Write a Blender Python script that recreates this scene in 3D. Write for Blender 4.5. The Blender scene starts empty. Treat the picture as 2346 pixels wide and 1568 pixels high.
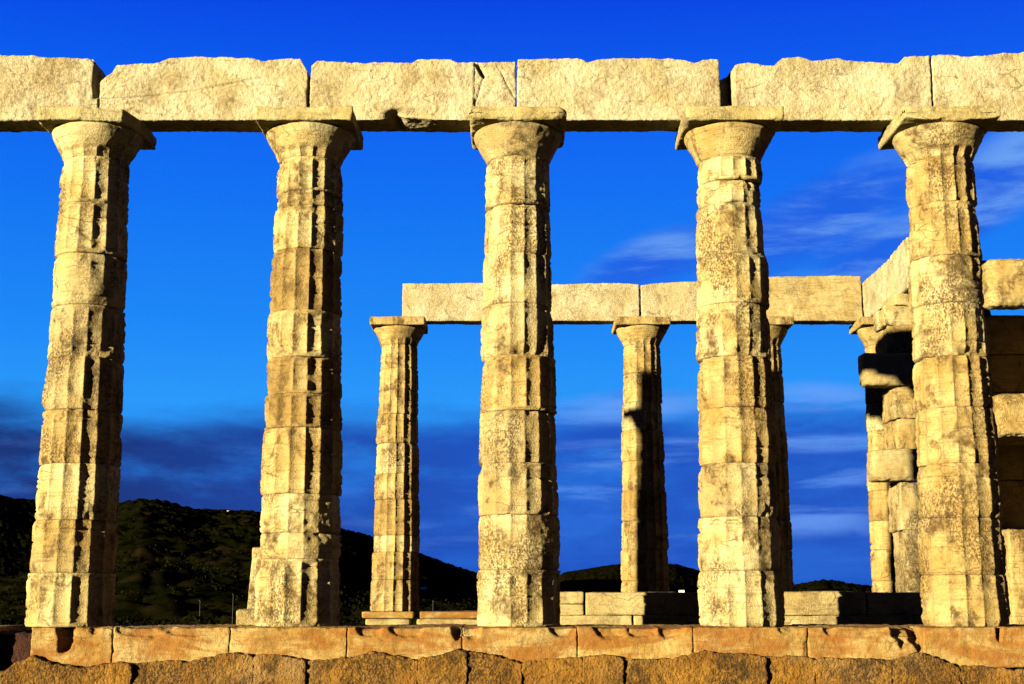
import bpy, math, random
import numpy as np
R = math.radians
scene = bpy.context.scene
C = scene.collection

# ------------------------------------------------------------------ camera
CAM = (0.0, -15.83, 0.372)          # the top of the front stylobate is z = 0
PITCH = 10.3
FPX = 3157.0                        # focal length in pixels of a 2346 px wide picture
cam_d = bpy.data.cameras.new('camera')
cam_d.sensor_width = 36.0
cam_d.lens = FPX / 2346.0 * 36.0
cam_d.clip_start = 0.1
cam_d.clip_end = 30000
cam = bpy.data.objects.new('camera', cam_d)
cam.location = CAM
cam.rotation_euler = (R(90 + PITCH), 0, 0)
C.objects.link(cam)
scene.camera = cam
scene.view_settings.view_transform = 'Standard'
scene.view_settings.look = 'None'
scene.view_settings.gamma = 1.0
EXPO = 2.95
scene.view_settings.exposure = EXPO
scene.cycles.diffuse_bounces = 1     # hard, clear evening light

# ------------------------------------------------------------------ sky and sun
SUN_AZ = 47.5        # degrees to the left of straight behind the camera
SUN_EL = 6.2
sd = bpy.data.lights.new('sun', 'SUN')
sd.energy = 5.0
sd.angle = R(0.5)
sd.color = (1.0, 0.88, 0.62)
sun = bpy.data.objects.new('sun', sd)
sun.rotation_euler = (R(90 - SUN_EL), 0, R(-SUN_AZ))
C.objects.link(sun)

def lin(r, g, b):
    f = lambda c: (c / 255 / 12.92) if c <= 10 else ((c / 255 + 0.055) / 1.055) ** 2.4
    return (f(r), f(g), f(b))

world = bpy.data.worlds.new('World')
scene.world = world
world.use_nodes = True
wn, wl = world.node_tree.nodes, world.node_tree.links
for n in list(wn): wn.remove(n)

def W(t, **kw):
    n = wn.new(t)
    for k, v in kw.items(): setattr(n, k, v)
    return n
def wmath(op, a, b=None, c=None, clamp=False):
    n = W('ShaderNodeMath', operation=op, use_clamp=clamp)
    for i, v in enumerate((a, b, c)):
        if v is None: continue
        if isinstance(v, (int, float)): n.inputs[i].default_value = v
        else: wl.new(v, n.inputs[i])
    return n.outputs[0]
def wmap(v, a, b, c=0.0, d=1.0, smooth=True):
    n = W('ShaderNodeMapRange', interpolation_type='SMOOTHSTEP' if smooth else 'LINEAR')
    wl.new(v, n.inputs[0])
    for i, x in enumerate((a, b, c, d)): n.inputs[i + 1].default_value = x
    return n.outputs[0]
def wmix(f, a, b):
    n = W('ShaderNodeMix', data_type='RGBA')
    if isinstance(f, (int, float)): n.inputs['Factor'].default_value = f
    else: wl.new(f, n.inputs['Factor'])
    for s, v in ((6, a), (7, b)):
        if isinstance(v, tuple): n.inputs[s].default_value = (*v, 1)
        else: wl.new(v, n.inputs[s])
    return n.outputs[2]
tc = W('ShaderNodeTexCoord')
sep = W('ShaderNodeSeparateXYZ'); wl.new(tc.outputs['Generated'], sep.inputs[0])
dx, dy, dz = sep.outputs
sky = W('ShaderNodeTexSky', sky_type='NISHITA', sun_disc=False)
sky.sun_elevation = R(SUN_EL)
sky.sun_rotation = R(180 + SUN_AZ)
ramp = W('ShaderNodeValToRGB')
wl.new(dz, ramp.inputs[0])
stops = [(0.0, (34, 104, 210)), (0.06, (34, 114, 228)), (0.13, (36, 152, 251)), (0.19, (21, 134, 247)),
         (0.27, (10, 114, 243)), (0.34, (3, 96, 242)), (0.41, (0, 68, 228)), (0.52, (0, 52, 170)), (0.75, (0, 30, 100)), (1.0, (0, 20, 70))]
cr = ramp.color_ramp
while len(cr.elements) < len(stops): cr.elements.new(0.5)
for e, (p, c) in zip(cr.elements, stops):
    e.position = p; e.color = (*lin(*c), 1)
# clouds: long bank low down, thin wisps higher on the right
def noise(scale, vscale, rot=(0, 0, 0), detail=7, rough=0.55, dist=0.0, off=(0, 0, 0)):
    m = W('ShaderNodeMapping'); m.inputs['Scale'].default_value = vscale
    m.inputs['Rotation'].default_value = rot; m.inputs['Location'].default_value = off
    wl.new(tc.outputs['Generated'], m.inputs[0])
    n = W('ShaderNodeTexNoise'); n.inputs['Scale'].default_value = scale
    n.inputs['Detail'].default_value = detail; n.inputs['Roughness'].default_value = rough
    n.inputs['Distortion'].default_value = dist
    wl.new(m.outputs[0], n.inputs['Vector'])
    return n.outputs['Fac']
n_edge = noise(5, (1, 1, 4), detail=6)
bank_top = wmath('MULTIPLY_ADD', n_edge, 0.10, 0.085)             # ragged upper edge of the bank
bank = wmap(wmath('SUBTRACT', bank_top, dz), -0.012, 0.03)
n_in = noise(8, (1, 1, 3.2), rot=(0, R(4), 0), detail=8, rough=0.6)
bank = wmath('MULTIPLY', bank, wmap(n_in, 0.30, 0.58, 0.35, 1.0))
leftness = wmap(dx, -0.35, 0.05, 1.0, 0.0)
bank_col = wmix(leftness, lin(18, 82, 196), lin(12, 46, 120))
wisp = noise(6, (1, 1, 4.6), rot=(0, R(24), 0), detail=9, rough=0.6, dist=0.3, off=(0.3, 0.2, 0.55))
def blob(cx, cz, ang, la, lb):
    """soft patch of sky where one cloud hangs"""
    ax, az_ = wmath('SUBTRACT', dx, cx), wmath('SUBTRACT', dz, cz)
    c_, s_ = math.cos(R(ang)), math.sin(R(ang))
    p = wmath('ADD', wmath('MULTIPLY', ax, c_ / la), wmath('MULTIPLY', az_, s_ / la))
    q = wmath('ADD', wmath('MULTIPLY', ax, -s_ / lb), wmath('MULTIPLY', az_, c_ / lb))
    r_ = wmath('ADD', wmath('MULTIPLY', p, p), wmath('MULTIPLY', q, q))
    return wmath('MULTIPLY', wmap(r_, 0.0, 1.0, 1.0, 0.0), wmap(dy, 0.3, 0.6))
def total(bs):
    t_ = bs[0]
    for b_ in bs[1:]: t_ = wmath('ADD', t_, b_, clamp=True)
    return t_
wm = total([blob(0.215, 0.258, 24, 0.105, 0.034), blob(0.10, 0.232, 20, 0.07, 0.026), blob(0.345, 0.285, 32, 0.09, 0.034), blob(0.27, 0.235, 20, 0.08, 0.026)])
wisp_f = wmath('MULTIPLY', wmap(wisp, 0.42, 0.66, 0.0, 0.72), wm)
streak = noise(6, (1, 1, 8.5), rot=(0, R(3), 0), detail=9, rough=0.58, dist=0.3, off=(0.4, 0, 0.7))
sm = wmath('MULTIPLY', wmap(dx, -0.12, 0.06, 0.25, 1.0), wmath('MULTIPLY', wmap(dz, 0.015, 0.04), wmap(dz, 0.12, 0.10)))
streak_f = wmath('MULTIPLY', wmap(streak, 0.50, 0.68, 0.0, 0.55), sm)
bands = total([blob(0.075, 0.130, 4, 0.085, 0.016), blob(0.215, 0.133, -3, 0.065, 0.017), blob(0.08, 0.103, 0, 0.10, 0.009), blob(0.215, 0.104, 0, 0.07, 0.009), blob(0.21, 0.052, 3, 0.06, 0.018)])
streak_f = wmath('MAXIMUM', streak_f, wmath('MULTIPLY', wmap(streak, 0.38, 0.62, 0.0, 0.72), bands))
col = wmix(bank, ramp.outputs[0], bank_col)
dk = wmath('MULTIPLY', wmap(wisp, 0.26, 0.46, 0.2, 0.9), wm)
col = wmix(dk, col, lin(24, 92, 226))
col = wmix(wisp_f, col, lin(120, 178, 248))
col = wmix(streak_f, col, lin(105, 160, 250))
# made-up dimming of the sky away from the view, keeps shaded stone dark
back = wmap(dy, 0.1, 0.8, 0.35, 1.0)
sc = W('ShaderNodeVectorMath', operation='SCALE'); wl.new(col, sc.inputs[0])
wl.new(wmath('MULTIPLY', back, 10.0 / 2 ** EXPO), sc.inputs['Scale'])
col = wmix(0.004, sc.outputs[0], sky.outputs[0])
bg = W('ShaderNodeBackground'); bg.inputs['Strength'].default_value = 0.1
wl.new(col, bg.inputs['Color'])
wo = W('ShaderNodeOutputWorld'); wl.new(bg.outputs[0], wo.inputs[0])

# ------------------------------------------------------------------ helpers
RNG = np.random.RandomState(7)
PERM = RNG.permutation(256); PERM = np.concatenate([PERM, PERM, PERM])
GR = RNG.normal(size=(256, 3)); GR /= np.linalg.norm(GR, axis=1)[:, None]
def gn(p, s=0):
    """gradient noise, about -0.7..0.7"""
    p = np.asarray(p, float) + np.array([s * 17.13, s * 5.71, s * 9.37])
    i = np.floor(p).astype(np.int64); f = p - i; i &= 255
    u = f * f * f * (f * (f * 6 - 15) + 10)
    out = 0
    for a in (0, 1):
        wa = u[..., 0] if a else 1 - u[..., 0]
        ia = PERM[i[..., 0] + a]
        for b in (0, 1):
            wb = u[..., 1] if b else 1 - u[..., 1]
            ib = PERM[ia + ((i[..., 1] + b) & 255)]
            for c in (0, 1):
                wc = u[..., 2] if c else 1 - u[..., 2]
                g = GR[PERM[ib + ((i[..., 2] + c) & 255)]]
                d = f - np.array([a, b, c])
                out = out + wa * wb * wc * (g * d).sum(-1)
    return out
def fbm(p, o=4, s=0, g=0.5):
    p = np.asarray(p, float); r = 0; a = 1.0
    for k in range(o):
        r = r + a * gn(p * 2 ** k, s + k * 3); a *= g
    return r
def sst(a, b, x):
    t = np.clip((x - a) / (b - a), 0, 1); return t * t * (3 - 2 * t)

def build(name, v, q, mat, parent=None, smooth=True):
    """one mesh object from vertex and quad arrays"""
    me = bpy.data.meshes.new(name)
    v = np.asarray(v, np.float32).reshape(-1, 3); q = np.asarray(q, np.int32)
    me.vertices.add(len(v)); me.vertices.foreach_set('co', v.ravel())
    k = q.shape[1]
    me.loops.add(q.size); me.loops.foreach_set('vertex_index', q.ravel())
    me.polygons.add(len(q))
    me.polygons.foreach_set('loop_start', np.arange(0, q.size, k, dtype=np.int32))
    me.polygons.foreach_set('loop_total', np.full(len(q), k, np.int32))
    me.polygons.foreach_set('use_smooth', np.full(len(q), smooth))
    me.update(calc_edges=True)
    me.materials.append(mat)
    o = bpy.data.objects.new(name, me); C.objects.link(o)
    if parent: o.parent = parent
    return o
def tag(o, label, cat, group=None):
    o['label'] = label; o['category'] = cat
    if group: o['group'] = group
    return o
def thing(name, label, cat, loc=(0, 0, 0), group=None):
    o = bpy.data.objects.new(name, None); C.objects.link(o); o.location = loc
    o.empty_display_size = 0.2
    return tag(o, label, cat, group)
def struct(o):
    o['kind'] = 'structure'; return o

def at(u, v, Y):
    """x and height of the photo point (u, v) on the vertical plane y = Y"""
    a = math.atan((v - 784) / FPX)
    el = R(PITCH) - a
    D = Y - CAM[1]
    z = CAM[2] + D * math.tan(el)
    depth = D * math.cos(R(PITCH)) + (z - CAM[2]) * math.sin(R(PITCH))
    return (u - 1173) / FPX * depth, z

def cube_lattice(nx, ny, nz):
    """vertices (0..1) and quads of the surface of a subdivided box, welded"""
    idx = {}; vs = []; qs = []
    def face(a, b, fixed, val, na, nb, flip):
        ga, gb = np.meshgrid(np.arange(na + 1), np.arange(nb + 1), indexing='ij')
        k = np.zeros((na + 1, nb + 1, 3), np.int64)
        k[..., a] = ga; k[..., b] = gb; k[..., fixed] = val
        return k, flip
    n = (nx, ny, nz); keys = []; quads = []; off = 0
    for fixed, a, b in ((0, 1, 2), (1, 2, 0), (2, 0, 1)):
        for side in (0, 1):
            k, _ = face(a, b, fixed, side * n[fixed], n[a], n[b], 0)
            m = np.arange((n[a] + 1) * (n[b] + 1)).reshape(n[a] + 1, n[b] + 1) + off
            q = np.stack([m[:-1, :-1], m[1:, :-1], m[1:, 1:], m[:-1, 1:]], -1).reshape(-1, 4)
            if side == 0: q = q[:, ::-1]
            keys.append(k.reshape(-1, 3)); quads.append(q); off += m.size
    K = np.concatenate(keys); Q = np.concatenate(quads)
    code = (K[:, 0] * (ny + 1) + K[:, 1]) * (nz + 1) + K[:, 2]
    uq, first, inv = np.unique(code, return_index=True, return_inverse=True)
    return K[first] / np.array(n, float), inv.ravel()[Q]

def rock(name, lo, hi, mat, parent=None, step=0.02, r=0.012, chip=0.05, amp=0.006, rough=0.003, seed=0,
         warp=None, freq=2.2, top=None, origin=(0, 0, 0), cracks=()):
    """weathered stone block: chipped edges, uneven faces, optional top outline top(x) and warp(p)"""
    lo = np.array(lo, float); hi = np.array(hi, float); s = hi - lo
    n = np.maximum(2, np.round(s / step).astype(int))
    t, q = cube_lattice(*n)
    p = lo + t * s
    nz1 = fbm(p * freq, 4, seed)
    rr = r + chip * np.clip(fbm(p * freq * 1.7, 3, seed + 11) * 1.6 + 0.05, 0, 1) ** 1.4
    rr = np.minimum(rr, s.min() * 0.42)[:, None]
    c = np.clip(p, lo + rr, hi - rr)
    d = p - c; L = np.linalg.norm(d, axis=1)[:, None]; L[L == 0] = 1
    nrm = d / L
    p = c + nrm * rr
    p = p + nrm * (amp * nz1 * 2 + rough * fbm(p * 18, 3, seed + 5) * 2)[:, None]
    if top is not None:
        zt = top(p[:, 0])
        p[:, 2] = lo[2] + (p[:, 2] - lo[2]) * (zt - lo[2]) / s[2]
    for (pts, w, dep) in cracks:                     # grooves on the front face
        pts = np.array(pts, float); dist = np.full(len(p), 9.0)
        xz = p[:, [0, 2]] + np.stack([gn(p * 9, 3), gn(p * 9, 4)], 1) * 0.02
        for a, b in zip(pts[:-1], pts[1:]):
            ab = b - a; tt = np.clip(((xz - a) @ ab) / (ab @ ab), 0, 1)
            dist = np.minimum(dist, np.linalg.norm(xz - (a + tt[:, None] * ab), axis=1))
        front = (t[:, 1] < 0.5)
        p[:, 1] += dep * (1 - sst(w * 0.3, w, dist)) * front
    if warp is not None: p = warp(p, t)
    return build(name, p - np.array(origin), q, mat, parent)

# ------------------------------------------------------------------ materials
def stone(name, light, mid, dark, stain=0.35, strata=0.3, bump=0.5, bscale=55, pits=0.0, rust=None, rustf=0.0, seed=0.0, grey=0.25, fissure=0.7):
    light, mid, dark = ([k * .257 for k in q] for q in (light, mid, dark))
    light, mid, dark = tuple(light), tuple(mid), tuple(dark)
    if rust: rust = tuple(k * .257 for k in rust)
    m = bpy.data.materials.new(name); m.use_nodes = True
    nt = m.node_tree; N, L = nt.nodes, nt.links
    for x in list(N): N.remove(x)
    def new(t, **kw):
        x = N.new(t)
        for k, v in kw.items(): setattr(x, k, v)
        return x
    geo = new('ShaderNodeNewGeometry')
    def nz(scale, vs=(1, 1, 1), detail=6, rough=0.6, dist=0.0, off=0.0):
        mp = new('ShaderNodeMapping'); mp.inputs['Scale'].default_value = vs
        mp.inputs['Location'].default_value = (seed + off, seed * 0.7 - off, off)
        L.new(geo.outputs['Position'], mp.inputs[0])
        x = new('ShaderNodeTexNoise'); x.inputs['Scale'].default_value = scale
        x.inputs['Detail'].default_value = detail; x.inputs['Roughness'].default_value = rough
        x.inputs['Distortion'].default_value = dist
        L.new(mp.outputs[0], x.inputs['Vector']); return x.outputs['Fac']
    def rng(v, a, b, c=0.0, d=1.0):
        x = new('ShaderNodeMapRange', interpolation_type='SMOOTHSTEP'); L.new(v, x.inputs[0])
        for i, k in enumerate((a, b, c, d)): x.inputs[i + 1].default_value = k
        return x.outputs[0]
    def mul(a, b):
        x = new('ShaderNodeMath', operation='MULTIPLY')
        for i, k in enumerate((a, b)):
            if isinstance(k, (int, float)): x.inputs[i].default_value = k
            else: L.new(k, x.inputs[i])
        return x.outputs[0]
    def mix(f, a, b):
        x = new('ShaderNodeMix', data_type='RGBA')
        if isinstance(f, (int, float)): x.inputs[0].default_value = f
        else: L.new(f, x.inputs[0])
        for s, v in ((6, a), (7, b)):
            if isinstance(v, tuple): x.inputs[s].default_value = (*v, 1)
            else: L.new(v, x.inputs[s])
        return x.outputs[2]
    c = mix(rng(nz(2.2), 0.35, 0.65), light, mid)
    c = mix(rng(nz(11, detail=8, off=3.1), 0.42, 0.68, 0, 0.55), c, mid)
    c = mix(rng(nz(1.5, off=8.0), 0.5, 0.75, 0, grey), c, (0.092, 0.092, 0.058))
    c = mix(rng(nz(1, (2.5, 2.5, 34), detail=5, off=5.3), 0.52, 0.66, 0, strata), c, tuple(x * 0.62 for x in mid))
    st = mul(rng(nz(3.1, (1, 1, 0.8), detail=9, rough=0.7, dist=0.4, off=1.7), 0.50, 0.63), rng(nz(14, detail=6, off=4.4), 0.3, 0.6, 0.35, 1))
    c = mix(mul(st, stain), c, dark)
    sp = rng(nz(34, detail=5, rough=0.75, off=6.1), 0.56, 0.68, 0, 0.7 * min(1, stain * 2))
    c = mix(sp, c, dark)
    # thin fissures along the bedding, broken up by a mask, and blackish weathering crust
    def fiss(vs, w, off):
        wn_ = new('ShaderNodeTexNoise'); wn_.inputs['Scale'].default_value = 2.5; wn_.inputs['Detail'].default_value = 4
        L.new(geo.outputs['Position'], wn_.inputs['Vector'])
        ad = new('ShaderNodeVectorMath', operation='MULTIPLY_ADD')
        L.new(wn_.outputs['Color'], ad.inputs[0]); ad.inputs[1].default_value = (.35, .35, .35); L.new(geo.outputs['Position'], ad.inputs[2])
        mp = new('ShaderNodeMapping'); mp.inputs['Scale'].default_value = vs; mp.inputs['Location'].default_value = (off + seed, off, -off)
        L.new(ad.outputs[0], mp.inputs[0])
        v = new('ShaderNodeTexVoronoi', feature='DISTANCE_TO_EDGE'); v.inputs['Scale'].default_value = 1.0
        L.new(mp.outputs[0], v.inputs['Vector'])
        return rng(v.outputs['Distance'], 0.0, w, 1.0, 0.0)
    f1 = mul(fiss((1.3, 1.3, 5.5), 0.030, 2.0), rng(nz(2.6, off=9.9), 0.46, 0.60))
    f2 = mul(fiss((4, 4, 4), 0.035, 5.0), rng(nz(1.7, off=11.2), 0.52, 0.64))
    c = mix(mul(f1, fissure), c, tuple(x * .8 for x in dark)); c = mix(mul(f2, fissure * .7), c, dark)
    crust = mul(rng(nz(1.0, (1.6, 1.6, 1.0), detail=4, off=13.7), 0.46, 0.62), rng(nz(48, (1, 1, .6), detail=4, rough=.75, off=3.3), 0.42, 0.58))
    c = mix(mul(crust, stain), c, tuple(x * .9 for x in dark))
    if rust: c = mix(rng(nz(1.5, (1, 1, 2.6), detail=8, rough=.62, dist=0.8, off=2.2), 0.42, 0.60, 0, rustf), c, rust)
    bsdf = new('ShaderNodeBsdfPrincipled'); bsdf.inputs['Roughness'].default_value = 0.92
    bsdf.inputs['Specular IOR Level'].default_value = 0.1
    L.new(c, bsdf.inputs['Base Color'])
    h = nz(bscale, detail=7, rough=0.62, off=0.9)
    if pits:
        a = new('ShaderNodeMath', operation='MULTIPLY_ADD')
        L.new(nz(38, (1, 1, .8), detail=4, rough=0.6, dist=0.1, off=7.7), a.inputs[0]); a.inputs[1].default_value = pits * 2.2; L.new(h, a.inputs[2]); h = a.outputs[0]
    if strata:
        a = new('ShaderNodeMath', operation='MULTIPLY_ADD')
        L.new(nz(1, (3, 3, 60), detail=4, off=5.3), a.inputs[0]); a.inputs[1].default_value = strata * 0.9; L.new(h, a.inputs[2]); h = a.outputs[0]
    b = new('ShaderNodeBump'); b.inputs['Strength'].default_value = min(1, bump * 1.05); b.inputs['Distance'].default_value = 0.03
    L.new(h, b.inputs['Height']); L.new(b.outputs[0], bsdf.inputs['Normal'])
    o = new('ShaderNodeOutputMaterial'); L.new(bsdf.outputs[0], o.inputs[0])
    return m

CREAM = stone('cream_marble', (0.72, 0.60, 0.29), (0.56, 0.40, 0.13), (0.12, 0.07, 0.018), stain=0.95, strata=0.5, bump=0.55)
OCHRE = stone('ochre_marble', (0.64, 0.48, 0.18), (0.46, 0.30, 0.08), (0.12, 0.065, 0.018), stain=0.95, strata=0.55, bump=0.6, seed=3)
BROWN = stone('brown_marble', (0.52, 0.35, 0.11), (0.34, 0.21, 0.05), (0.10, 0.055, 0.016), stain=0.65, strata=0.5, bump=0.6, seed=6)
STAIN = stone('stained_marble', (0.64, 0.50, 0.22), (0.47, 0.33, 0.11), (0.09, 0.055, 0.02), stain=0.9, strata=0.3, bump=0.7, seed=9, grey=0.4)
BEAM = stone('pitted_marble', (0.70, 0.61, 0.37), (0.54, 0.43, 0.20), (0.17, 0.11, 0.035), stain=0.5, strata=0.0, bump=0.5, bscale=60, pits=0.6, seed=12, grey=0.35)
STYLO = stone('rusty_marble', (0.60, 0.43, 0.15), (0.42, 0.235, 0.045), (0.16, 0.085, 0.025), stain=0.5, strata=0.45, bump=0.5, rust=(0.31, 0.115, 0.012), rustf=0.85, seed=15)
POROS = stone('brown_poros', (0.46, 0.225, 0.026), (0.29, 0.125, 0.012), (0.05, 0.028, 0.006), stain=0.85, strata=0.1, bump=1.0, bscale=40, pits=0.8, seed=18)
REDROCK = stone('red_earth_rock', (0.10, 0.028, 0.012), (0.06, 0.018, 0.008), (0.02, 0.008, 0.004), stain=0.6, strata=0.1, bump=1.0, bscale=40, pits=0.8, seed=21)
CAPST = stone('olive_marble', (0.66, 0.56, 0.25), (0.52, 0.40, 0.14), (0.14, 0.085, 0.025), stain=0.6, strata=0.5, bump=0.6, seed=27, grey=0.35)
WALLST = stone('wall_marble', (0.62, 0.49, 0.21), (0.47, 0.34, 0.12), (0.14, 0.08, 0.025), stain=0.45, strata=0.6, bump=0.45, seed=24)
TINT = {'c': CREAM, 'o': OCHRE, 'b': BROWN, 's': STAIN}

# ------------------------------------------------------------------ columns
HC = 5.94            # height of a column with its capital
R0, R1 = 0.492, 0.385
ZN = 5.40            # neck joint
def rad(z): 
    t = np.clip(z / ZN, 0, 1.1)
    return R0 + (R1 - R0) * t + 0.012 * np.sin(np.pi * np.clip(t, 0, 1))
def flute(th):
    k = (th / (2 * np.pi) * 16) % 1.0
    return np.maximum(1 - (2 * k - 1) ** 2, 0) ** 0.75          # 0 on the arris, 1 in the hollow

def drum(parent, z0, z1, mat, wear, seed, nt=256, dz=0.0125, cap=0.0, big=1.0, off=0.012, crack=None, phase=0.0):
    rs = np.random.RandomState(seed); wear = wear * (0.5 if wear < .7 else .75)
    nzr = max(6, int((z1 - z0) / dz))
    z = np.linspace(z0 + 0.001, z1 - 0.001, nzr + 1)
    th = np.linspace(0, 2 * np.pi, nt, endpoint=False)
    Z, T = np.meshgrid(z, th, indexing='ij')
    cs, sn = np.cos(T), np.sin(T)
    Rb = rad(Z) + rs.uniform(-0.008, 0.010)
    P = np.stack([cs * Rb, sn * Rb, Z], -1)
    S = seed % 50 + 1
    e = np.minimum(Z - z0, z1 - Z)                       # distance to the nearer joint
    w = np.clip(wear + 0.75 * fbm(P * np.array([2.2, 2.2, 2.6]), 3, S) * (0.35 + 1.3 * min(wear, 1 - wear) * 2), 0, 1)
    fd = 0.047 * (Rb / R0) * (1 - w)
    if cap: fd = fd * sst(0.0, cap, e - 0.01)
    ar = flute(T - phase)
    r = Rb - fd * ar - 0.024 * w                          # a worn drum loses its arrises
    edge = 0.5 + 0.9 * fbm(P * np.array([5, 5, 5]), 3, S + 7)
    r = r - (0.008 + 0.030 * np.clip(edge, 0, 1) * (0.4 + wear)) * np.exp(-(e / 0.028) ** 1.5)      # worn rims
    bite = np.clip(fbm(P * 2.6, 3, S + 13) - 0.22, 0, 1)
    r = r - big * bite * 0.16 * np.exp(-e / 0.16)
    r = r + big * 0.020 * fbm(P * 3.2, 2, S + 17)
    chips = np.clip(fbm(P * 9, 3, S + 19) - 0.12, 0, 1) * (1 - ar) ** 2
    r = r - 0.06 * chips * (1 - w)
    q = P * np.array([2.5, 2.5, 26])
    r = r + 0.010 * fbm(q, 3, S + 23) * (0.4 + wear) + 0.0045 * fbm(P * 22, 3, S + 29, .6) * (0.5 + 1.2 * np.clip(fbm(P * 2.1, 2, S + 31) + .3, 0, 1))
    for _ in range(rs.randint(2, 5)):                     # thin bedding cracks running part of the way round
        a0, h0, ln = rs.uniform(0, 6.28), rs.uniform(z0 + .06, z1 - .06), rs.uniform(.5, 1.8)
        dt = np.abs((T - a0 + np.pi) % (2 * np.pi) - np.pi)
        r = r - 0.020 * np.exp(-((Z - h0 + 0.02 * gn(P * 5, S + 37)) / 0.010) ** 2) * (1 - sst(ln * .6, ln, dt))
    if crack:
        (a0, h0), (a1, h1) = crack
        tt = np.clip((T - a0) / (a1 - a0), -0.2, 1.2); line = h0 + (h1 - h0) * tt
        near = (T > a0 - 0.1) & (T < a1 + 0.1)
        r = r - 0.025 * np.exp(-((Z - line + 0.015 * gn(P * 12, 2)) / 0.012) ** 2) * near
    ox, oy = rs.uniform(-off, off, 2)
    X = cs * r + ox; Y = sn * r + oy
    G = np.stack([X, Y, Z], -1)
    lo = G[:1].copy(); lo[..., :2] *= 0.8; lo[..., 2] -= 0.004
    hi = G[-1:].copy(); hi[..., :2] *= 0.8; hi[..., 2] += 0.004
    G = np.concatenate([lo, G, hi])
    m = G.shape[0]
    I = np.arange(m * nt).reshape(m, nt); J = np.roll(I, -1, 1)
    Q = np.stack([I[:-1], J[:-1], J[1:], I[1:]], -1).reshape(-1, 4)
    return build('drum', G.reshape(-1, 3), Q, mat, parent)

def capital(parent, mat, seed, nt=256, dz=0.012, wear=0.3, flutes=True, aw=0.565, chip=0.06, amat=CAPST, awarp=None, astep=0.014, r=0.012, phase=0.0):
    z0, z1 = ZN, HC - 0.17
    S = seed % 50 + 1
    t = np.linspace(0, 1, int((z1 - z0) / dz))
    th = np.linspace(0, 2 * np.pi, nt, endpoint=False)
    TT, T = np.meshgrid(t, th, indexing='ij')
    Z = z0 + (z1 - z0) * TT
    prof = R1 - 0.004 + 0.158 * (0.42 * TT + 0.58 * TT * TT * (3 - 2 * TT)) - 0.05 * np.clip(TT - 0.9, 0, 1) / 0.1 * 0.6
    cs, sn = np.cos(T), np.sin(T)
    P = np.stack([cs * prof, sn * prof, Z], -1)
    fd = 0.042 * (1 - sst(0.24, 0.36, TT + 0.06 * (1 - flute(T - phase)))) * (1 - np.clip(wear + 0.6 * fbm(P * 3, 3, S), 0, 1)) * (1 if flutes else 0)
    rr = prof - fd * flute(T - phase)
    rr = rr - 0.012 * np.exp(-((TT) / 0.05) ** 2)
    rr = rr + 0.018 * fbm(P * 3, 3, S + 3) - 0.10 * np.clip(fbm(P * 2.2, 2, S + 9) - 0.25, 0, 1) + 0.003 * fbm(P * 24, 2, S + 4)
    rr = rr + 0.008 * fbm(P * np.array([2, 2, 30]), 2, S + 6)
    G = np.stack([cs * rr, sn * rr, Z], -1)
    lo = G[:1].copy(); lo[..., :2] *= 0.8; lo[..., 2] -= 0.003
    hi = G[-1:].copy(); hi[..., :2] *= 0.7; hi[..., 2] += 0.002
    G = np.concatenate([lo, G, hi]); m = G.shape[0]
    I = np.arange(m * nt).reshape(m, nt); J = np.roll(I, -1, 1)
    Q = np.stack([I[:-1], J[:-1], J[1:], I[1:]], -1).reshape(-1, 4)
    cp = build('capital', G.reshape(-1, 3), Q, mat, parent)
    rock('abacus', (-aw, -aw, HC - 0.172), (aw, aw, HC - 0.004), amat or mat, cp, step=astep, r=r, chip=chip, amp=0.008, rough=0.004, seed=seed, warp=awarp)
    return cp

def zof(v, D=15.38):                                # height of a joint seen at photo row v on the front of a column
    return CAM[2] + D * math.tan(R(PITCH) - math.atan((v - 784) / FPX))

X0, DX = 0.07, 2.52
XS = {k: X0 + DX * k for k in range(-4, 4)}
XS[-1] += 0.035
FRONT = {   # drums from the bottom: row of the upper joint in the photo, tint, wear, rounded flute ends
    -2: [(1313, 'c', .12, .05), (1190, 'o', .5, 0), (1060, 'c', .42, 0), (935, 'o', .06, 0), (814, 's', .3, 0), (694, 's', .42, .1), (575, 'c', .95, 0), (457, 'c', .35, .06), (352, 'c', .4, .05)],
    -1: [(1280, 'c', .15, .06), (1220, 'c', .8, 0), (1130, 'c', .8, 0), (977, 'o', .22, 0), (900, 'b', .05, .04), (815, 'b', .05, .04), (708, 'c', .15, .07), (563, 'b', .1, 0), (464, 'c', .25, 0), (429, 'c', .4, 0), (352, 'c', .4, .04)],
    0: [(1306, 'c', .38, .05), (1178, 'c', .85, 0), (1059, 's', .55, .04), (938, 's', .5, 0), (811, 'o', .12, .05), (690, 's', .35, 0), (573, 'c', .35, 0), (461, 'c', .5, 0), (356, 'c', .6, .06)],
    1: [(1308, 'c', .5, 0), (1183, 'c', .7, 0), (1059, 's', .72, 0), (930, 'o', .6, 0), (812, 'o', .4, 0), (690, 'c', .45, .06), (577, 'c', .5, .05), (457, 'c', .75, .05), (404, 'c', .85, 0), (353, 'c', .55, .04)],
    2: [(1317, 'o', .5, 0), (1185, 'o', .6, 0), (1060, 'o', .7, 0), (930, 'o', .45, 0), (812, 'o', .12, 0), (690, 'c', .65, .05), (580, 'c', .8, 0), (455, 'o', .55, .06), (345, 'o', .15, 0)],
}
LAB = {
    -2: 'leftmost tall front column, its smooth pale drum between fluted ones, beside the broken end of the step',
    -1: 'second tall front column from the left, with deep brown fluted drums in its middle',
    0: 'middle tall front column with a thin slanting crack and lichen-stained drums',
    1: 'tall front column second from the right, worn smooth, hiding part of a dark rear column',
    2: 'rightmost tall front column, long unbroken flutes, in front of the block pier and corner beam',
}
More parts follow.
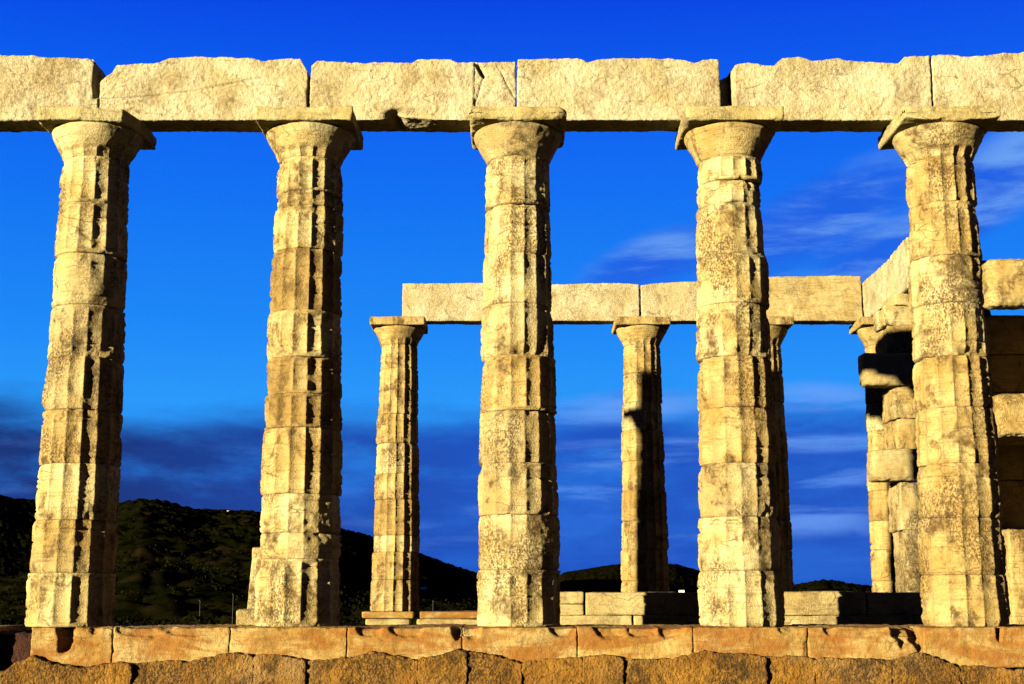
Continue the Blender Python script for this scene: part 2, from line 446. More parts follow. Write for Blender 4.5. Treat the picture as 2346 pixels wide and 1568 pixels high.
def worn_corner(sx, sy, a):
    def f(p, t):
        d = np.clip((p[:, 0] * sx + p[:, 1] * sy) - 0.62 + 0.5 * a, 0, 1)
        p[:, 0] -= sx * d * a; p[:, 1] -= sy * d * a * 0.6
        return p
    return f
def worn_under(p, t):                                   # lower front rim broken into a shallow curve
    f = np.clip((-p[:, 1] - 0.30) / 0.26, 0, 1) * (t[:, 2] < 0.5)
    p[:, 2] += f * 0.05 * (np.abs(p[:, 0] / 0.565) ** 3 + 0.4 * fbm(p * 4, 2, 3))
    return p
CAPS = {-2: dict(wear=.3, chip=.11, awarp=worn_corner(1, -1, .22), r=.02), -1: dict(wear=.35, chip=.05), 0: dict(wear=.9, chip=.12, awarp=worn_under, r=.02),
        1: dict(wear=.8, flutes=False, chip=.06), 2: dict(wear=.2, chip=.09, awarp=worn_under)}
PHASE = {-2: -6, -1: -10, 0: -12, 1: -4, 2: 7}           # how far each shaft's flutes are turned
def front_column(k):
    c = thing('column', LAB[k], 'column', (XS[k], 0, 0), 'tall front columns carrying the long beam')
    z = 0.0
    for i, (v, tint, wear, cap) in enumerate(FRONT[k]):
        z1 = min(zof(v), ZN) if i < len(FRONT[k]) - 1 else ZN
        crack = None
        if k == 0 and abs(v - 573) < 2: crack = ((4.05, z), (4.45, z1))
        drum(c, z, z1, TINT[tint], wear, 100 * (k + 3) + i * 7 + 1, cap=cap, crack=crack, phase=R(PHASE[k]))
        z = z1
    capital(c, {0: STAIN, 1: OCHRE}.get(k, CREAM), 31 * (k + 5), phase=R(PHASE[k]), **CAPS[k])
    return c
cols = {k: front_column(k) for k in FRONT}
def dup(root, loc, label):
    r = root.copy(); C.objects.link(r); r.location = loc; r['label'] = label
    for ch in list(root.children):
        a = ch.copy(); C.objects.link(a); a.parent = r
        for g in list(ch.children):
            b = g.copy(); C.objects.link(b); b.parent = a
    return r
dup(cols[0], (XS[-3], 0, 0), 'tall front column standing just left of the leftmost one in the picture')
dup(cols[1], (XS[-4], 0, 0), 'tall front column at the far left end of the long beam')
dup(cols[-1], (XS[3], 0, 0), 'tall front column standing past the right edge of the picture')

# ------------------------------------------------------------------ front beams
ZB, ZT, YF, YB = HC, 6.77, -0.06, 0.375
def prof(pts, Y=YF):
    w = [at(u, v, Y) for u, v in pts]
    xs = np.array([a[0] for a in w]); zs = np.array([a[1] for a in w])
    def f(x): return np.interp(x, xs, zs) + 0.010 * gn(np.stack([x * 9, x * 0, x * 0 + 0.5], -1), 2) + 0.006 * gn(np.stack([x * 31, x * 0, x * 0 + 0.5], -1), 4)
    return f
def bx(u): return at(u, 205, YF)[0]
def notch(side, w, h, dep):                             # a broken front corner at one end
    def f(p, t):
        d = (p[:, 0].max() - p[:, 0]) if side > 0 else (p[:, 0] - p[:, 0].min())
        k = (1 - sst(w * 0.7, w, d + 0.03 * gn(p * 7, 5))) * sst(h, h + 0.12, p[:, 2] - ZB)
        p[:, 1] += k * dep * (1 - t[:, 1])
        return p
    return f
BE = [
    ('beam', XS[-4] - 0.15, XS[-3] - 0.01, [(-900, 135), (-100, 132)], 'stone beam at the far left end of the front row', None, ()),
    ('beam', XS[-3] + 0.01, bx(226), [(-400, 130), (0, 125), (75, 126), (102, 133), (212, 136), (222, 150), (230, 172)], 'front stone beam cut by the left edge of the picture', notch(1, .09, .25, .14), ([(bx(195), 6.78), (bx(228), 6.55)],)),
    ('beam', bx(229), bx(704), [(226, 190), (240, 178), (258, 165), (266, 149), (300, 147), (365, 145), (388, 132), (500, 130), (575, 134), (600, 142), (640, 135), (688, 133), (706, 165)], 'long front beam with a thin crack running along it, between the two leftmost capitals', None,
        ([at(230, 228, YF), at(330, 222, YF), at(450, 208, YF), at(600, 178, YF)],)),
    ('beam', bx(711), bx(1181), [(708, 155), (728, 138), (800, 145), (945, 143), (957, 135), (1030, 137), (1046, 144), (1120, 141), (1184, 140)], 'front beam with a broken hole near its right end and a chipped lower edge', None,
        ([at(1088, 145, YF), at(1108, 175, YF), at(1100, 205, YF), at(1085, 245, YF)], [at(1140, 150, YF), at(1165, 200, YF), at(1180, 225, YF)])),
    ('beam', bx(1186), bx(1649), [(1184, 136), (1330, 134), (1346, 142), (1380, 135), (1440, 133), (1560, 133), (1592, 142), (1612, 135), (1652, 134)], 'cleanest front beam, square ended, right of the middle capital', None, ()),
    ('beam', bx(1655), bx(2134), [(1650, 168), (1690, 147), (1715, 143), (1772, 151), (1792, 132), (1830, 130), (1862, 140), (1920, 133), (1935, 138), (2058, 145), (2072, 130), (2138, 127)], 'front beam with a ragged top and a dark broken left corner', notch(-1, .17, .02, .30), ()),
    ('beam', bx(2139), XS[3] - 0.01, [(2136, 126), (2250, 128), (2300, 122), (2346, 118), (2700, 125)], 'front stone beam cut by the right edge of the picture', None, ()),
]
def under_break(p, t):
    x = p[:, 0]; k = np.exp(-((x - bx(905)) / 0.10) ** 2) * 0.10 + 0.05 * np.exp(-((x - bx(950)) / 0.16) ** 2)
    f = (1 - sst(0.0, 0.25, t[:, 2])) * (1 - sst(0.15, 0.8, t[:, 1]))
    p[:, 2] += k * f; p[:, 1] += 1.2 * k * f
    k2 = (x > bx(1085)) * 0.018
    p[:, 1] += k2 * (1 - t[:, 1])
    return p
for i, (nm, xa, xb, pts, lab, wp, cracks) in enumerate(BE):
    if i == 3: wp = under_break
    cr_ = []
    for c in cracks:
        hole = (i == 3 and len(c) == 4)
        cr_.append((np.array(c), 0.016, 0.022))
        if hole: cr_.append((np.array([at(1096, 152, YF), at(1106, 170, YF)]), 0.04, 0.08))
    o = rock(nm, (xa, YF, ZB), (xb, YB, ZT), BEAM, step=0.0135 if 0 < i < 7 else 0.03, r=0.008, chip=0.035, amp=0.010, rough=0.006, seed=40 + i * 5,
             top=prof(pts), warp=wp, cracks=cr_, origin=((xa + xb) / 2, 0, ZB))
    o.location = ((xa + xb) / 2, 0, ZB)
    tag(o, lab, 'stone beam', 'beams lying on the front columns')

# ------------------------------------------------------------------ front step and foundation
SY0, SY1 = -0.64, 0.66
def sx(u): return at(u, 1470, SY0)[0]
SJ = [70, 258, 526, 795, 1058, 1323, 1588, 1851, 2116, 2395, 2680]
SLAB = ['step block with a deep broken hollow in its left end, under the leftmost front column', 'rusty step block between the two leftmost front columns, with a flaked upper edge',
        'deep orange step block under the second front column from the left', 'step block with scalloped top edge, right of the orange one',
        'rust-stained step block right under the middle front column', 'step block with hollowed upper edge between the middle column and the next',
        'clean yellow step block under the second front column from the right', 'step block tapering to a broken point at its right end',
        'step block with a red-brown stain under the rightmost front column', 'step block running out of the picture at lower right']
def scallop(xs):
    """flaked hollows that bite the upper front edge"""
    def f(p, t):
        for x, w, d in xs:
            e = np.hypot((p[:, 0] - x) / w / 1.3, p[:, 2] / (d * 1.9 + .02)) + 0.30 * fbm(p * 7, 3, 6)
            k = (1 - sst(0.75, 1.0, e)) * (0.55 + 0.45 * (1 - np.clip(e, 0, 1))) * (1 - t[:, 1]) ** 4
            p[:, 1] += k * d * 1.5
            p[:, 2] -= k * d * 0.35 * (t[:, 2] > 0.8)
        return p
    return f
SW = {0: [(sx(148), .085, .13), (sx(215), .05, .03)], 1: [(sx(330), .26, .05), (sx(430), .3, .045)], 2: [(sx(560), .1, .02)], 3: [(sx(845), .12, .05), (sx(930), .16, .05), (sx(1050), .06, .07)],
      4: [(sx(1075), .09, .07), (sx(1290), .13, .05)], 5: [(sx(1400), .17, .055), (sx(1470), .13, .06), (sx(1540), .12, .05)], 6: [(sx(1800), .07, .03)],
      7: [(sx(1900), .05, .04), (sx(2080), .16, .10), (sx(2112), .10, .14)], 8: [(sx(2290), .03, .07)], 9: []}
for i, (a, b) in enumerate(zip(SJ[:-1], SJ[1:])):
    xa, xb = sx(a) + 0.003, sx(b) - 0.003
    o = rock('step_block', (xa, SY0, -0.42), (xb, SY1, 0.0), STYLO, step=0.016, r=0.006, chip=0.07, amp=0.009, rough=0.005, freq=3.0, seed=90 + 4 * i, warp=scallop(SW[i]), origin=((xa + xb) / 2, 0, 0))
    o.location = ((xa + xb) / 2, 0, 0)
    tag(o, SLAB[i], 'step block', 'blocks of the front step')
for i, (xa, xb) in enumerate([(sx(70) - 1.75, sx(70) - 0.50), (sx(70) - 3.1, sx(70) - 1.8), (sx(70) - 5.4, sx(70) - 3.12)]):
    o = rock('step_block', (xa, SY0, -0.42), (xb, SY1, 0.0), STYLO, step=0.04, seed=130 + i, origin=((xa + xb) / 2, 0, 0)); o.location = ((xa + xb) / 2, 0, 0)
    tag(o, ['step block left of the broken gap', 'step block further left past the picture', 'step block at the far left end of the step'][i], 'step block', 'blocks of the front step')
o = rock('broken_rock', (sx(70) - 0.62, -0.42, -0.40), (sx(70) + 0.03, SY1, -0.06), REDROCK, step=0.02, r=0.04, chip=0.12, amp=0.03, rough=0.012, seed=150)
tag(o, 'dark red broken rock filling the gap at the left end of the step', 'rock')

FY = -0.72
ftop = [(-900, 1515), (0, 1540), (30, 1522), (75, 1505), (120, 1522), (190, 1528), (265, 1522), (340, 1516), (440, 1514), (520, 1499), (640, 1501), (700, 1514), (790, 1509), (850, 1496), (950, 1510), (1050, 1492),
        (1100, 1497), (1200, 1516), (1320, 1505), (1400, 1502), (1470, 1513), (1560, 1506), (1622, 1491), (1700, 1500), (1800, 1505), (1900, 1508), (2050, 1511), (2112, 1494), (2200, 1526), (2346, 1536), (3000, 1525)]
fxs = [at(u, v, FY) for u, v in ftop]
fw = thing('foundation_wall', 'rough brown stone foundation running under the whole front step', 'wall', (0, FY, -1.3))
fj = [-900, -640, -400, -180, 20, 98, 302, 418, 580, 700, 957, 1070, 1195, 1335, 1428, 1545, 1640, 1755, 1868, 2042, 2200, 2330, 2560, 2800]
for i, (a, b) in enumerate(zip(fj[:-1], fj[1:])):
    xa, xb = at(a, 1540, FY)[0] - 0.001, at(b, 1540, FY)[0] + 0.001
    def ft(x, xa=xa, xb=xb):
        return np.interp(x, [f[0] for f in fxs], [f[1] for f in fxs]) - 0.02 * (np.abs((x - (xa + xb) / 2) / (xb - xa) * 2) ** 8) + 0.022 * gn(np.stack([x * 14, x * 0, x * 0 + .5], -1), 3)
    rock('stone_block', (xa, FY + 0.02 * math.sin(i * 2.3), -1.32), (xb, SY0 + 0.12, -0.30), POROS, fw, step=0.016, r=0.004, chip=0.010, amp=0.014, rough=0.012, seed=170 + i * 3, freq=3, top=ft, origin=(0, FY, -1.3))

# ------------------------------------------------------------------ back row of columns with its beams
FYC = 12.4
FX = {k: 0.17 + DX * k for k in range(-1, 4)}
FLAB = {-1: 'slender sunlit back column standing free at the left end of the back row', 0: 'back column hidden behind the middle front column', 1: 'back column half in shadow, between the middle front column and the next',
        2: 'dark back column half hidden by the second front column from the right', 3: 'back column at the right end of the back row, behind protruding wall stones'}
def back_column(k):
    c = thing('column', FLAB[k], 'column', (FX[k], FYC, 0), 'columns of the back row')
    rs = random.Random(500 + k)
    z = 0; i = 0
    hs = [0.62, 0.55, 0.33, 0.72, 0.52, 0.62, 0.6, 0.5, 0.45, 0.5] if k == -1 else [0.6, .62, .58, .61, .6, .63, .58, .6, .6]
    tot = sum(hs); tints = 'oocbocoooo' if k == -1 else 'oooboocooo'
    for i, h in enumerate(hs):
        z1 = z + h / tot * ZN
        crack = ((4.1, z + .05), (5.2, z + .38)) if (k == -1 and i == 5) else None
        drum(c, z, z1, TINT[tints[i]], rs.uniform(.05, .3), 700 + 40 * k + i * 3, nt=192, dz=0.02, big=0.5, off=0.016, crack=crack)
        z = z1
    capital(c, OCHRE, 60 + k, nt=160, dz=0.02, amat=OCHRE, wear=0.1, chip=0.03, astep=0.025)
    return c
for k in FX: back_column(k)
FB = [
    (at(922, 690, FYC)[0], FX[0] - .01, [(900, 648), (960, 650), (1060, 648), (1300, 650)], 'short left end beam of the back row, starting over a bare half of its capital'),
    (FX[0] + .01, at(1464, 690, FYC)[0], [(1100, 652), (1290, 652), (1380, 648), (1440, 650), (1470, 653)], 'back row beam right of the middle front column'),
    (at(1468, 690, FYC)[0], FX[2] - .02, [(1460, 655), (1500, 650), (1560, 646), (1600, 645), (1800, 646)], 'back row beam whose right half is hidden by a front column'),
    (FX[2] - .01, at(1974, 690, FYC)[0], [(1700, 634), (1760, 634), (1900, 632), (1980, 632)], 'tallest beam of the back row, smooth with brown streaks, meeting the corner beam'),
]
for i, (xa, xb, pts, lab) in enumerate(FB):
    o = rock('beam', (xa, FYC - .06, ZB), (xb, FYC + .36, ZT), BEAM if i < 3 else WALLST, step=0.024, r=0.008, chip=0.035, amp=0.008, rough=0.005, seed=260 + i * 3, top=prof(pts, FYC - .06), origin=((xa + xb) / 2, FYC, ZB))
    o.location = ((xa + xb) / 2, FYC, ZB)
    tag(o, lab, 'stone beam', 'beams lying on the back columns')
xa = at(1977, 690, FYC)[0]
def corner_top(p, t):
    yy = p[:, 1]
    bump = np.interp(yy, [9.0, 9.9, 10.2, 10.7, 11.1, 11.7, 12.3], [.10, .08, .02, -.02, 0, .0, -.01])
    p[:, 2] += (bump + 0.03 * gn(np.stack([yy * 7, yy * 0, yy * 0], -1), 8)) * t[:, 2]
    return p
o = rock('beam', (xa, 9.05, ZB), (xa + .44, FYC + .1, ZT), BEAM, step=0.024, r=0.012, chip=0.06, amp=0.015, rough=0.008, seed=280, warp=corner_top)
tag(o, 'pale ragged corner beam running from the back row towards the viewer', 'stone beam')

# back step, low
BS = [(-5.4, -4.05), (-4.0, -2.98), (-2.95, at(948, 1400, 11.75)[0]), (at(962, 1400, 11.75)[0], .1), (.12, 1.4), (1.42, 2.7), (2.72, 3.96), (3.98, 5.2), (5.22, 6.5), (6.52, 8.3)]
for i, (xa, xb) in enumerate(BS):
    if i < 2: continue
    o = rock('step_block', (xa, 11.72, -0.13), (xb, 13.05, 0.0), STYLO, step=0.035, r=0.012, chip=0.05, seed=300 + i, origin=((xa + xb) / 2, 12.4, -.13)); o.location = ((xa + xb) / 2, 12.4, -.13)
    tag(o, ['', '', 'thin back step block under the free-standing left back column', 'thin back step block left of the middle front column base, partly in shade',
            'back step block behind the middle front column', 'back step block behind the left end of the low inner wall', 'back step block under the half shaded back column', 'back step block behind the low wall', 'back step block under the dark back column', 'back step block under the right end back column'][i], 'step block', 'blocks of the back step')
for i, (xa, xb) in enumerate([(at(838, 1420, 11.3)[0], at(940, 1420, 11.3)[0]), (at(955, 1420, 11.3)[0], .3)]):
    o = rock('footing_block', (xa, 11.25, -0.75), (xb, 12.3, -0.137), WALLST, step=0.035, r=0.02, chip=0.10, amp=.015, seed=330 + i)
    tag(o, ['lower footing block below the free-standing left back column', 'lower footing block half in shade left of the middle front column base'][i], 'stone block', 'footing blocks under the back step')

# ------------------------------------------------------------------ low inner wall (cella)
CY = 2.1
wall = thing('low_wall', 'low ruined wall of two block courses, striped by column shadows, behind the right front columns', 'wall', (3, CY, -0.6))
def wx(u): return at(u, 1390, CY)[0]
ztop = at(0, 1356, CY)[1]; zm = at(0, 1410, CY)[1]
zq = at(0, 1384, CY)[1]
for i, (a, b, z0, z1, dy) in enumerate([(1230, 1338, zq, ztop, 0), (1230, 1338, zm, zq - .004, 0), (1342, 1640, zm, ztop - .01, .012), (1643, 1985, zm, ztop, .0), (1988, 2200, zm, ztop - .012, .02),
                                        (1200, 1448, -.6, zm - .004, -.02), (1451, 1760, -.6, zm - .004, -.01), (1763, 2090, -.6, zm - .004, -.02), (2093, 2230, -.6, zm - .004, -.015)]):
    rock('stone_block', (wx(a), CY + dy, z0), (wx(b), CY + .55, z1), WALLST, wall, step=0.022, r=0.007, chip=0.025, amp=.006, seed=350 + i * 2, origin=(3, CY, -.6))

# standing slab and block behind the second front column
o = rock('standing_stone', (-3.125, 0.70, -0.6), (-2.45, 1.0, at(0, 1255, .75)[1]), CREAM, step=0.02, r=0.015, chip=0.04, amp=.012, seed=380,
         warp=lambda p, t: np.stack([p[:, 0] + 0.045 * np.clip(p[:, 2], -1, 1), p[:, 1], p[:, 2]], 1))
tag(o, 'pale upright stone slab peeping out left of the second front column', 'stone slab')
o = rock('loose_block', (at(541, 1420, .22)[0], .22, 0.001), (-2.72, .60, .175), STAIN, step=0.014, r=0.01, chip=0.04, amp=.008, seed=384)
tag(o, 'small square block lying on the step at the left foot of the second front column', 'stone block')

# ------------------------------------------------------------------ inner piers
pier = thing('pier', 'tall ruined block pier behind the rightmost front column, with stones jutting out to the left', 'pier', (7.5, 9.7, -.6))
def pxx(u, Y): return at(u, 900, Y)[0]
YP = 9.6
zs = [-.6, at(0, 1215, YP)[1], at(0, 1103, YP)[1], at(0, 1030, YP)[1], at(0, 960, YP)[1], at(0, 886, YP)[1], at(0, 810, YP)[1], at(0, 745, YP)[1], at(0, 700, YP)[1], ZB - .004]
left = [2058, 2050, 1986, 2050, 2047, 1976, 2040, 2036, 2060]
matl = [STAIN, STAIN, WALLST, OCHRE, OCHRE, WALLST, OCHRE, CREAM, WALLST]
for i in range(9):
    proj = left[i] < 2000
    rock('stone_block', (pxx(left[i], YP), YP - (.16 if proj else 0.0), zs[i] + .003), (8.05, YP + (.30 if proj else .85), zs[i + 1] - .003), matl[i], pier, step=0.026, r=0.07 if proj else .02, chip=0.07 if proj else .09, amp=.012 if proj else .025, rough=.006, seed=400 + 3 * i, origin=(7.5, 9.7, -.6))

YA = 2.6
anta = thing('pier', 'ruined wall end of stacked sunlit blocks at the right edge of the picture', 'pier', (7.4, 3.2, -.6))
for i, (u, v0, v1, y0, y1, xr, m) in enumerate([
        (2322, 1600, 1212, YA - .15, 4.1, 8.4, OCHRE), (2285, 998, 900, YA, 4.1, 8.4, OCHRE), (2266, 698, 592, YA + .2, YA + .62, 8.6, OCHRE)]):
    z0, z1 = at(0, v0, y0)[1], at(0, v1, y0)[1]
    if i == 0: z0 = -.6
    rock('stone_block', (at(u, (v0 + v1) / 2, y0)[0], y0, z0), (xr, y1, z1), m, anta, step=0.022, r=0.11 if i else .02, chip=0.10, amp=.02, rough=.008, seed=440 + 5 * i, origin=(7.4, 3.2, -.6))
YD = 4.15
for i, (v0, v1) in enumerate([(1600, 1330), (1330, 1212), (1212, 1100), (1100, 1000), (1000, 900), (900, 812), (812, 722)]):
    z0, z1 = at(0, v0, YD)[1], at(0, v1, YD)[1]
    rock('stone_block', (6.66 + .06 * (i % 2), YD + .012 * (i % 3), max(z0, -.6) + .003), (8.5, YD + .30, z1 - .003), BROWN, anta, step=0.04, r=0.012, chip=0.03, seed=470 + i, origin=(7.4, 3.2, -.6))  # darker brown stone here stands in for deep shade in the recess
# an upright that carries the top block past the picture's edge
rock('stone_block', (7.6, YA + .3, at(0, 722, YD)[1]), (8.4, 4.2, at(0, 698, YA + .2)[1] - .002), WALLST, anta, step=0.04, seed=490, origin=(7.4, 3.2, -.6))
rock('stone_block', (7.7, YA + .05, at(0, 1212, YA)[1] + .002), (8.4, 4.0, at(0, 998, YA)[1] - .002), WALLST, anta, step=0.05, seed=491, origin=(7.4, 3.2, -.6))
rock('stone_block', (7.7, YA + .05, at(0, 900, YA)[1] + .002), (8.4, 4.0, at(0, 722, YD)[1] - .002), WALLST, anta, step=0.05, seed=492, origin=(7.4, 3.2, -.6))
z1 = at(0, 592, 4.5)[1]
rock('stone_block', (at(2190, 600, 4.5)[0], 4.5, at(0, 722, YD)[1] - .25), (at(2268, 600, 4.5)[0], 4.98, z1), OCHRE, anta, step=0.025, r=.05, chip=.09, amp=.02, seed=495, origin=(7.4, 3.2, -.6))

# ------------------------------------------------------------------ ground and hills
def polar(az, r):
    A, RR = np.meshgrid(az, r, indexing='ij')
    return A, RR, CAM[0] + RR * np.sin(A), CAM[1] + RR * np.cos(A)
def grid_quads(m, n):
    I = np.arange(m * n).reshape(m, n)
    return np.stack([I[:-1, :-1], I[:-1, 1:], I[1:, 1:], I[1:, :-1]], -1).reshape(-1, 4)[:, ::-1]
def veg(name, cols_, scale, rough=1.0, bump=0.0):
    m = bpy.data.materials.new(name); m.use_nodes = True
    N, L = m.node_tree.nodes, m.node_tree.links
    b = N['Principled BSDF']; b.inputs['Roughness'].default_value = 1.0; b.inputs['Specular IOR Level'].default_value = 0.0
    g = N.new('ShaderNodeNewGeometry')
    n1 = N.new('ShaderNodeTexNoise'); n1.inputs['Scale'].default_value = scale; n1.inputs['Detail'].default_value = 8; n1.inputs['Roughness'].default_value = 0.65
    L.new(g.outputs['Position'], n1.inputs['Vector'])
    rp = N.new('ShaderNodeValToRGB'); L.new(n1.outputs['Fac'], rp.inputs[0])
    e = rp.color_ramp.elements
    while len(e) < len(cols_): e.new(0.5)
    for k, (p, c) in enumerate(cols_): e[k].position = p; e[k].color = (*[q * .257 for q in c], 1)
    L.new(rp.outputs[0], b.inputs['Base Color'])
    if bump:
        bm = N.new('ShaderNodeBump'); bm.inputs['Strength'].default_value = 1.0; bm.inputs['Distance'].default_value = bump
        L.new(n1.outputs['Fac'], bm.inputs['Height']); L.new(bm.outputs[0], b.inputs['Normal'])
    return m
EARTH = veg('dry_earth', [(0.3, (0.09, 0.05, 0.02)), (0.5, (0.15, 0.09, 0.035)), (0.7, (0.20, 0.13, 0.05))], 1.3, bump=0.03)
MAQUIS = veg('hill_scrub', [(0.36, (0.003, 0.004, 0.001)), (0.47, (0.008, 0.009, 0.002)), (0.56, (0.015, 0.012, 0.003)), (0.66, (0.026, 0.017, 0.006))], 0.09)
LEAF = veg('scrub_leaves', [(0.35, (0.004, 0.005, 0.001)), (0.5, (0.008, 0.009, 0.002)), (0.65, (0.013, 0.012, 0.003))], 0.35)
az = np.linspace(-np.pi, np.pi, 181)
r = np.concatenate([np.linspace(0.3, 60, 90), np.geomspace(62, 9000, 60)])
A, RR, X, Y = polar(az, r)
Zg = -1.28 + 0.06 * fbm(np.stack([X * .3, Y * .3, X * 0], -1), 3, 2)
inside = sst(SY1 - 1.1, SY1 + .1, Y) * sst(12.9, 12.2, Y) * sst(-30, -28, X) * sst(30, 28, X)
Zg = Zg + 0.74 * inside
Zg = np.where(RR > 50, Zg - 9 * sst(50, 140, RR) - 20 * sst(140, 3000, RR), Zg)
struct(build('ground', np.stack([X, Y, Zg], -1), grid_quads(*X.shape), EARTH))

RID = [   # distance, foot, bumpiness, outline in the photo
    (1500, 700, [(-1500, 1230), (-700, 1180), (-400, 1120), (0, 1146), (60, 1157), (300, 1168), (600, 1176), (785, 1211), (855, 1229), (965, 1266), (1030, 1291), (1090, 1309), (1200, 1332), (1340, 1354), (1500, 1375), (4200, 1400)]),
    (600, 180, [(-1500, 1330), (-200, 1330), (0, 1330), (130, 1310), (200, 1205), (285, 1163), (345, 1149), (400, 1157), (450, 1170), (500, 1177), (590, 1173), (680, 1196), (790, 1266), (860, 1290), (960, 1325), (1100, 1350), (1300, 1366), (4200, 1390)]),
    (2400, 1300, [(-1500, 1400), (1180, 1375), (1230, 1345), (1290, 1311), (1400, 1293), (1480, 1289), (1540, 1293), (1595, 1309), (1700, 1332), (1800, 1348), (1900, 1362), (2600, 1360), (3000, 1320), (4200, 1350)]),
    (900, 400, [(-1500, 1400), (1650, 1375), (1720, 1356), (1790, 1340), (1860, 1328), (1920, 1334), (1990, 1347), (2060, 1354), (2200, 1362), (2600, 1340), (4200, 1330)]),
]
def hill_z(A, RR, X, Y):
    u = 1173 + np.tan(A) * FPX * math.cos(R(PITCH)) * 1.0
    base = -1.6 - 3.0 * sst(55, 120, RR) + 1.5 * sst(120, 220, RR) - 26 * sst(700, 1600, RR)
    z = base
    for D, foot, pts in RID:
        v = np.interp(u, [p[0] for p in pts], [p[1] for p in pts])
        el = R(PITCH) - np.arctan((v - 784) / FPX)
        H = D * np.tan(el) + CAM[2] - 2.9
        k = np.clip((RR - foot) / (D - foot), 0, 1); k = k * (1.45 - 0.45 * k) if foot < 300 else k * k * (3 - 2 * k)
        fall = 1 - 0.6 * sst(D, D * 1.5, RR)
        wob = 1 + 0.10 * fbm(np.stack([X / 90, Y / 90, X * 0 + D], -1), 3, 5) * np.sin(np.pi * k)
        z = np.maximum(z, base + (H - base) * k * fall * wob)
    return z
def worley(x, y, s):
    x = x / s; y = y / s; xi = np.floor(x).astype(np.int64); yi = np.floor(y).astype(np.int64); best = np.full(x.shape, 9.0)
    for a in (-1, 0, 1):
        for b in (-1, 0, 1):
            h1 = PERM[(PERM[(xi + a) & 255] + (yi + b)) & 255] / 255.0; h2 = PERM[(PERM[(xi + a + 71) & 255] + (yi + b + 13)) & 255] / 255.0
            best = np.minimum(best, np.hypot(xi + a + h1 - x, yi + b + h2 - y))
    return best
az = np.linspace(R(-38), R(38), 1300)
r = np.geomspace(60, 4200, 480)
A, RR, X, Y = polar(az, r)
Z = hill_z(A, RR, X, Y)
amp = 0.5 + 1.3 * sst(60, 500, RR)
Z = Z + amp * (1 - 1.3 * np.clip(worley(X, Y, 4.5), 0, 1)) * 1.1 + amp * 0.7 * (1 - np.clip(worley(X + 31, Y + 7, 11.0), 0, 1)) + 1.2 * fbm(np.stack([X / 30, Y / 30, X * 0], -1), 3, 9)
Z[:, 0] -= 4; Z[:, -1] -= 60; Z[0] -= 40; Z[-1] -= 40
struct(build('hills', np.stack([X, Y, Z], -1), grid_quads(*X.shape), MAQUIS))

rs = np.random.RandomState(5)
nb, nl = 9000, 46
ba = rs.uniform(R(-30), R(30), nb); br = 65 * (640 / 65) ** rs.uniform(0, 1, nb) ** 0.7
bxx = CAM[0] + br * np.sin(ba); byy = CAM[1] + br * np.cos(ba)
bz = hill_z(ba, br, bxx, byy)
bs = rs.uniform(0.6, 1.7, nb) * (0.8 + br / 500)
d = rs.normal(size=(nb, nl, 3)); d /= np.linalg.norm(d, axis=-1, keepdims=True); d[..., 2] = np.abs(d[..., 2])
cen = np.stack([bxx, byy, bz], -1)[:, None] + d * (bs[:, None] * rs.uniform(.45, 1.05, (nb, nl)))[..., None] * np.array([1.25, 1.25, .9])
sz = (bs[:, None] * rs.uniform(.07, .17, (nb, nl)))[..., None]
t1 = rs.normal(size=d.shape); t1 /= np.linalg.norm(t1, axis=-1, keepdims=True)
t2 = np.cross(t1, rs.normal(size=d.shape)); t2 /= np.linalg.norm(t2, axis=-1, keepdims=True)
V = np.stack([cen - t1 * sz, cen + t2 * sz * .7, cen + t1 * sz, cen - t2 * sz * .7], 2).reshape(-1, 3)
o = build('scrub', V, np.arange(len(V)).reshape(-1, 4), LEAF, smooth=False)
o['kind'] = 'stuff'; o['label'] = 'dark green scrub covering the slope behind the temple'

# far white houses and thin poles in the scrub
def plain(name, c, rough=0.8):
    m = bpy.data.materials.new(name); m.use_nodes = True
    N, L = m.node_tree.nodes, m.node_tree.links
    b = N['Principled BSDF']; b.inputs['Roughness'].default_value = rough
    n = N.new('ShaderNodeTexNoise'); n.inputs['Scale'].default_value = 3
    x = N.new('ShaderNodeMix'); x.data_type = 'RGBA'; L.new(n.outputs['Fac'], x.inputs[0])
    x.inputs[6].default_value = (*[k * .85 for k in c], 1); x.inputs[7].default_value = (*c, 1)
    L.new(x.outputs[2], b.inputs['Base Color']); return m
WHITE = plain('white_plaster', (.4, .39, .37)); TILE = plain('pale_roof_tile', (.5, .42, .34)); STEEL = plain('grey_steel', (.010, .011, .011), .8); GLASS = plain('dark_window', (.03, .04, .05), .2)
def boxmesh(name, lo, hi, mat, parent):
    lo, hi = np.array(lo), np.array(hi); t, q = cube_lattice(1, 1, 1)
    return build(name, lo + t * (hi - lo), q, mat, parent, smooth=False)
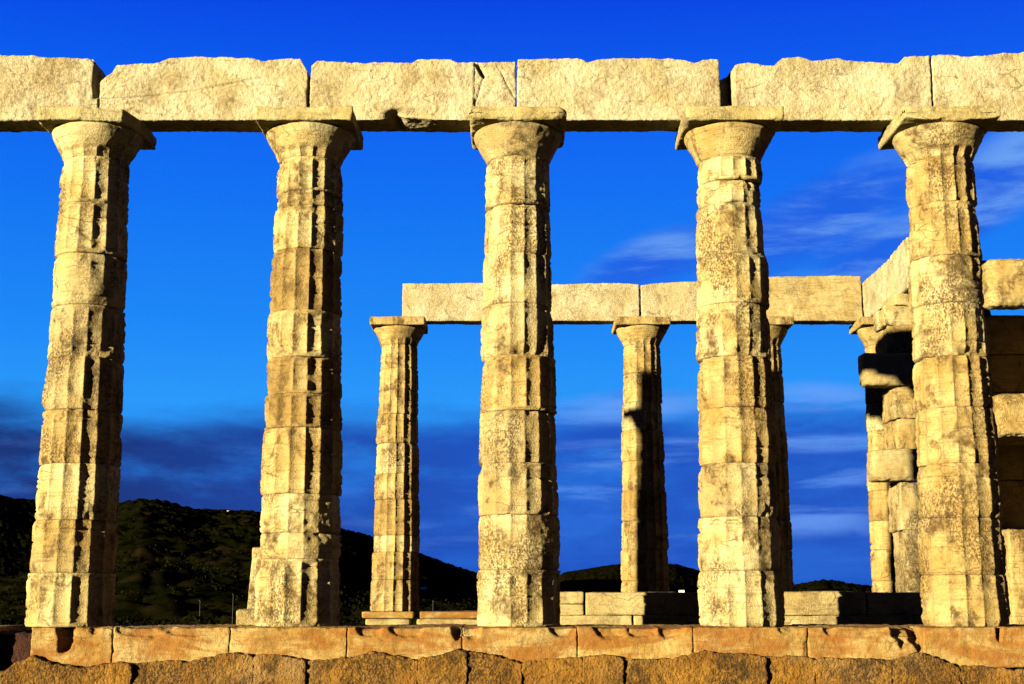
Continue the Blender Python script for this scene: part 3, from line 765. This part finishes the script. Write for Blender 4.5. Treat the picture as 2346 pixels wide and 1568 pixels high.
def house(u, v, r_, w, lab):
    a = math.atan((u - 1173) / FPX / math.cos(R(PITCH)))
    x, y = CAM[0] + r_ * math.sin(a), CAM[1] + r_ * math.cos(a)
    z = CAM[2] + r_ * math.tan(R(PITCH) - math.atan((v - 784) / FPX))
    h = thing('house', lab, 'house', (x, y, z - w * .5), 'white houses far off in the hills')
    boxmesh('wall', (-w / 2, -w * .35, -w), (w / 2, w * .35, w * .42), WHITE, h)
    rv = np.array([[-w * .54, -w * .4, w * .42], [w * .54, -w * .4, w * .42], [w * .54, w * .4, w * .42], [-w * .54, w * .4, w * .42], [-w * .5, 0, w * .62], [w * .5, 0, w * .62]])
    build('roof', rv, np.array([[0, 1, 5, 4], [2, 3, 4, 5], [3, 0, 4, 4], [1, 2, 5, 5]])[:2], TILE, h, smooth=False)
    for s in (-.28, .28): boxmesh('window', (w * (s - .06), -w * .36, 0), (w * (s + .06), -w * .345, w * .2), GLASS, h)
house(977, 1347, 330, 1.5, 'small white house low in the dark valley, right of the free-standing back column')
house(538, 1175, 585, 1.3, 'tiny white house on the hill crest left of the second front column')
house(1549, 1354, 420, 1.6, 'tiny white house at the foot of the low hill behind the half shaded back column')
def pole(u, v, r_, hgt, lab):
    a = math.atan((u - 1173) / FPX / math.cos(R(PITCH)))
    x, y = CAM[0] + r_ * math.sin(a), CAM[1] + r_ * math.cos(a)
    z = CAM[2] + r_ * math.tan(R(PITCH) - math.atan((v - 784) / FPX))
    p = thing('pole', lab, 'pole', (x, y, z - hgt), 'thin poles in the scrub')
    n = 10; th = np.linspace(0, 2 * np.pi, n, endpoint=False); rows = []
    for zz, rr in ((-4, .014), (0, .014), (hgt * .6, .012), (hgt, .010)): rows.append(np.stack([np.cos(th) * rr, np.sin(th) * rr, th * 0 + zz], -1))
    G = np.array(rows); I = np.arange(4 * n).reshape(4, n); J = np.roll(I, -1, 1)
    build('mast', G.reshape(-1, 3), np.stack([I[:-1], J[:-1], J[1:], I[1:]], -1).reshape(-1, 4), STEEL, p)
    boxmesh('lamp_head', (-.02, -.2, hgt - .01), (.02, .02, hgt + .03), STEEL, p)
pole(555, 1362, 95, 2.4, 'thin grey pole in the scrub just left of the second front column')
pole(482, 1376, 90, 2.2, 'thin grey pole in the scrub midway between the two leftmost front columns')
pole(998, 1378, 90, 1.9, 'thin grey pole in the scrub left of the middle front column')
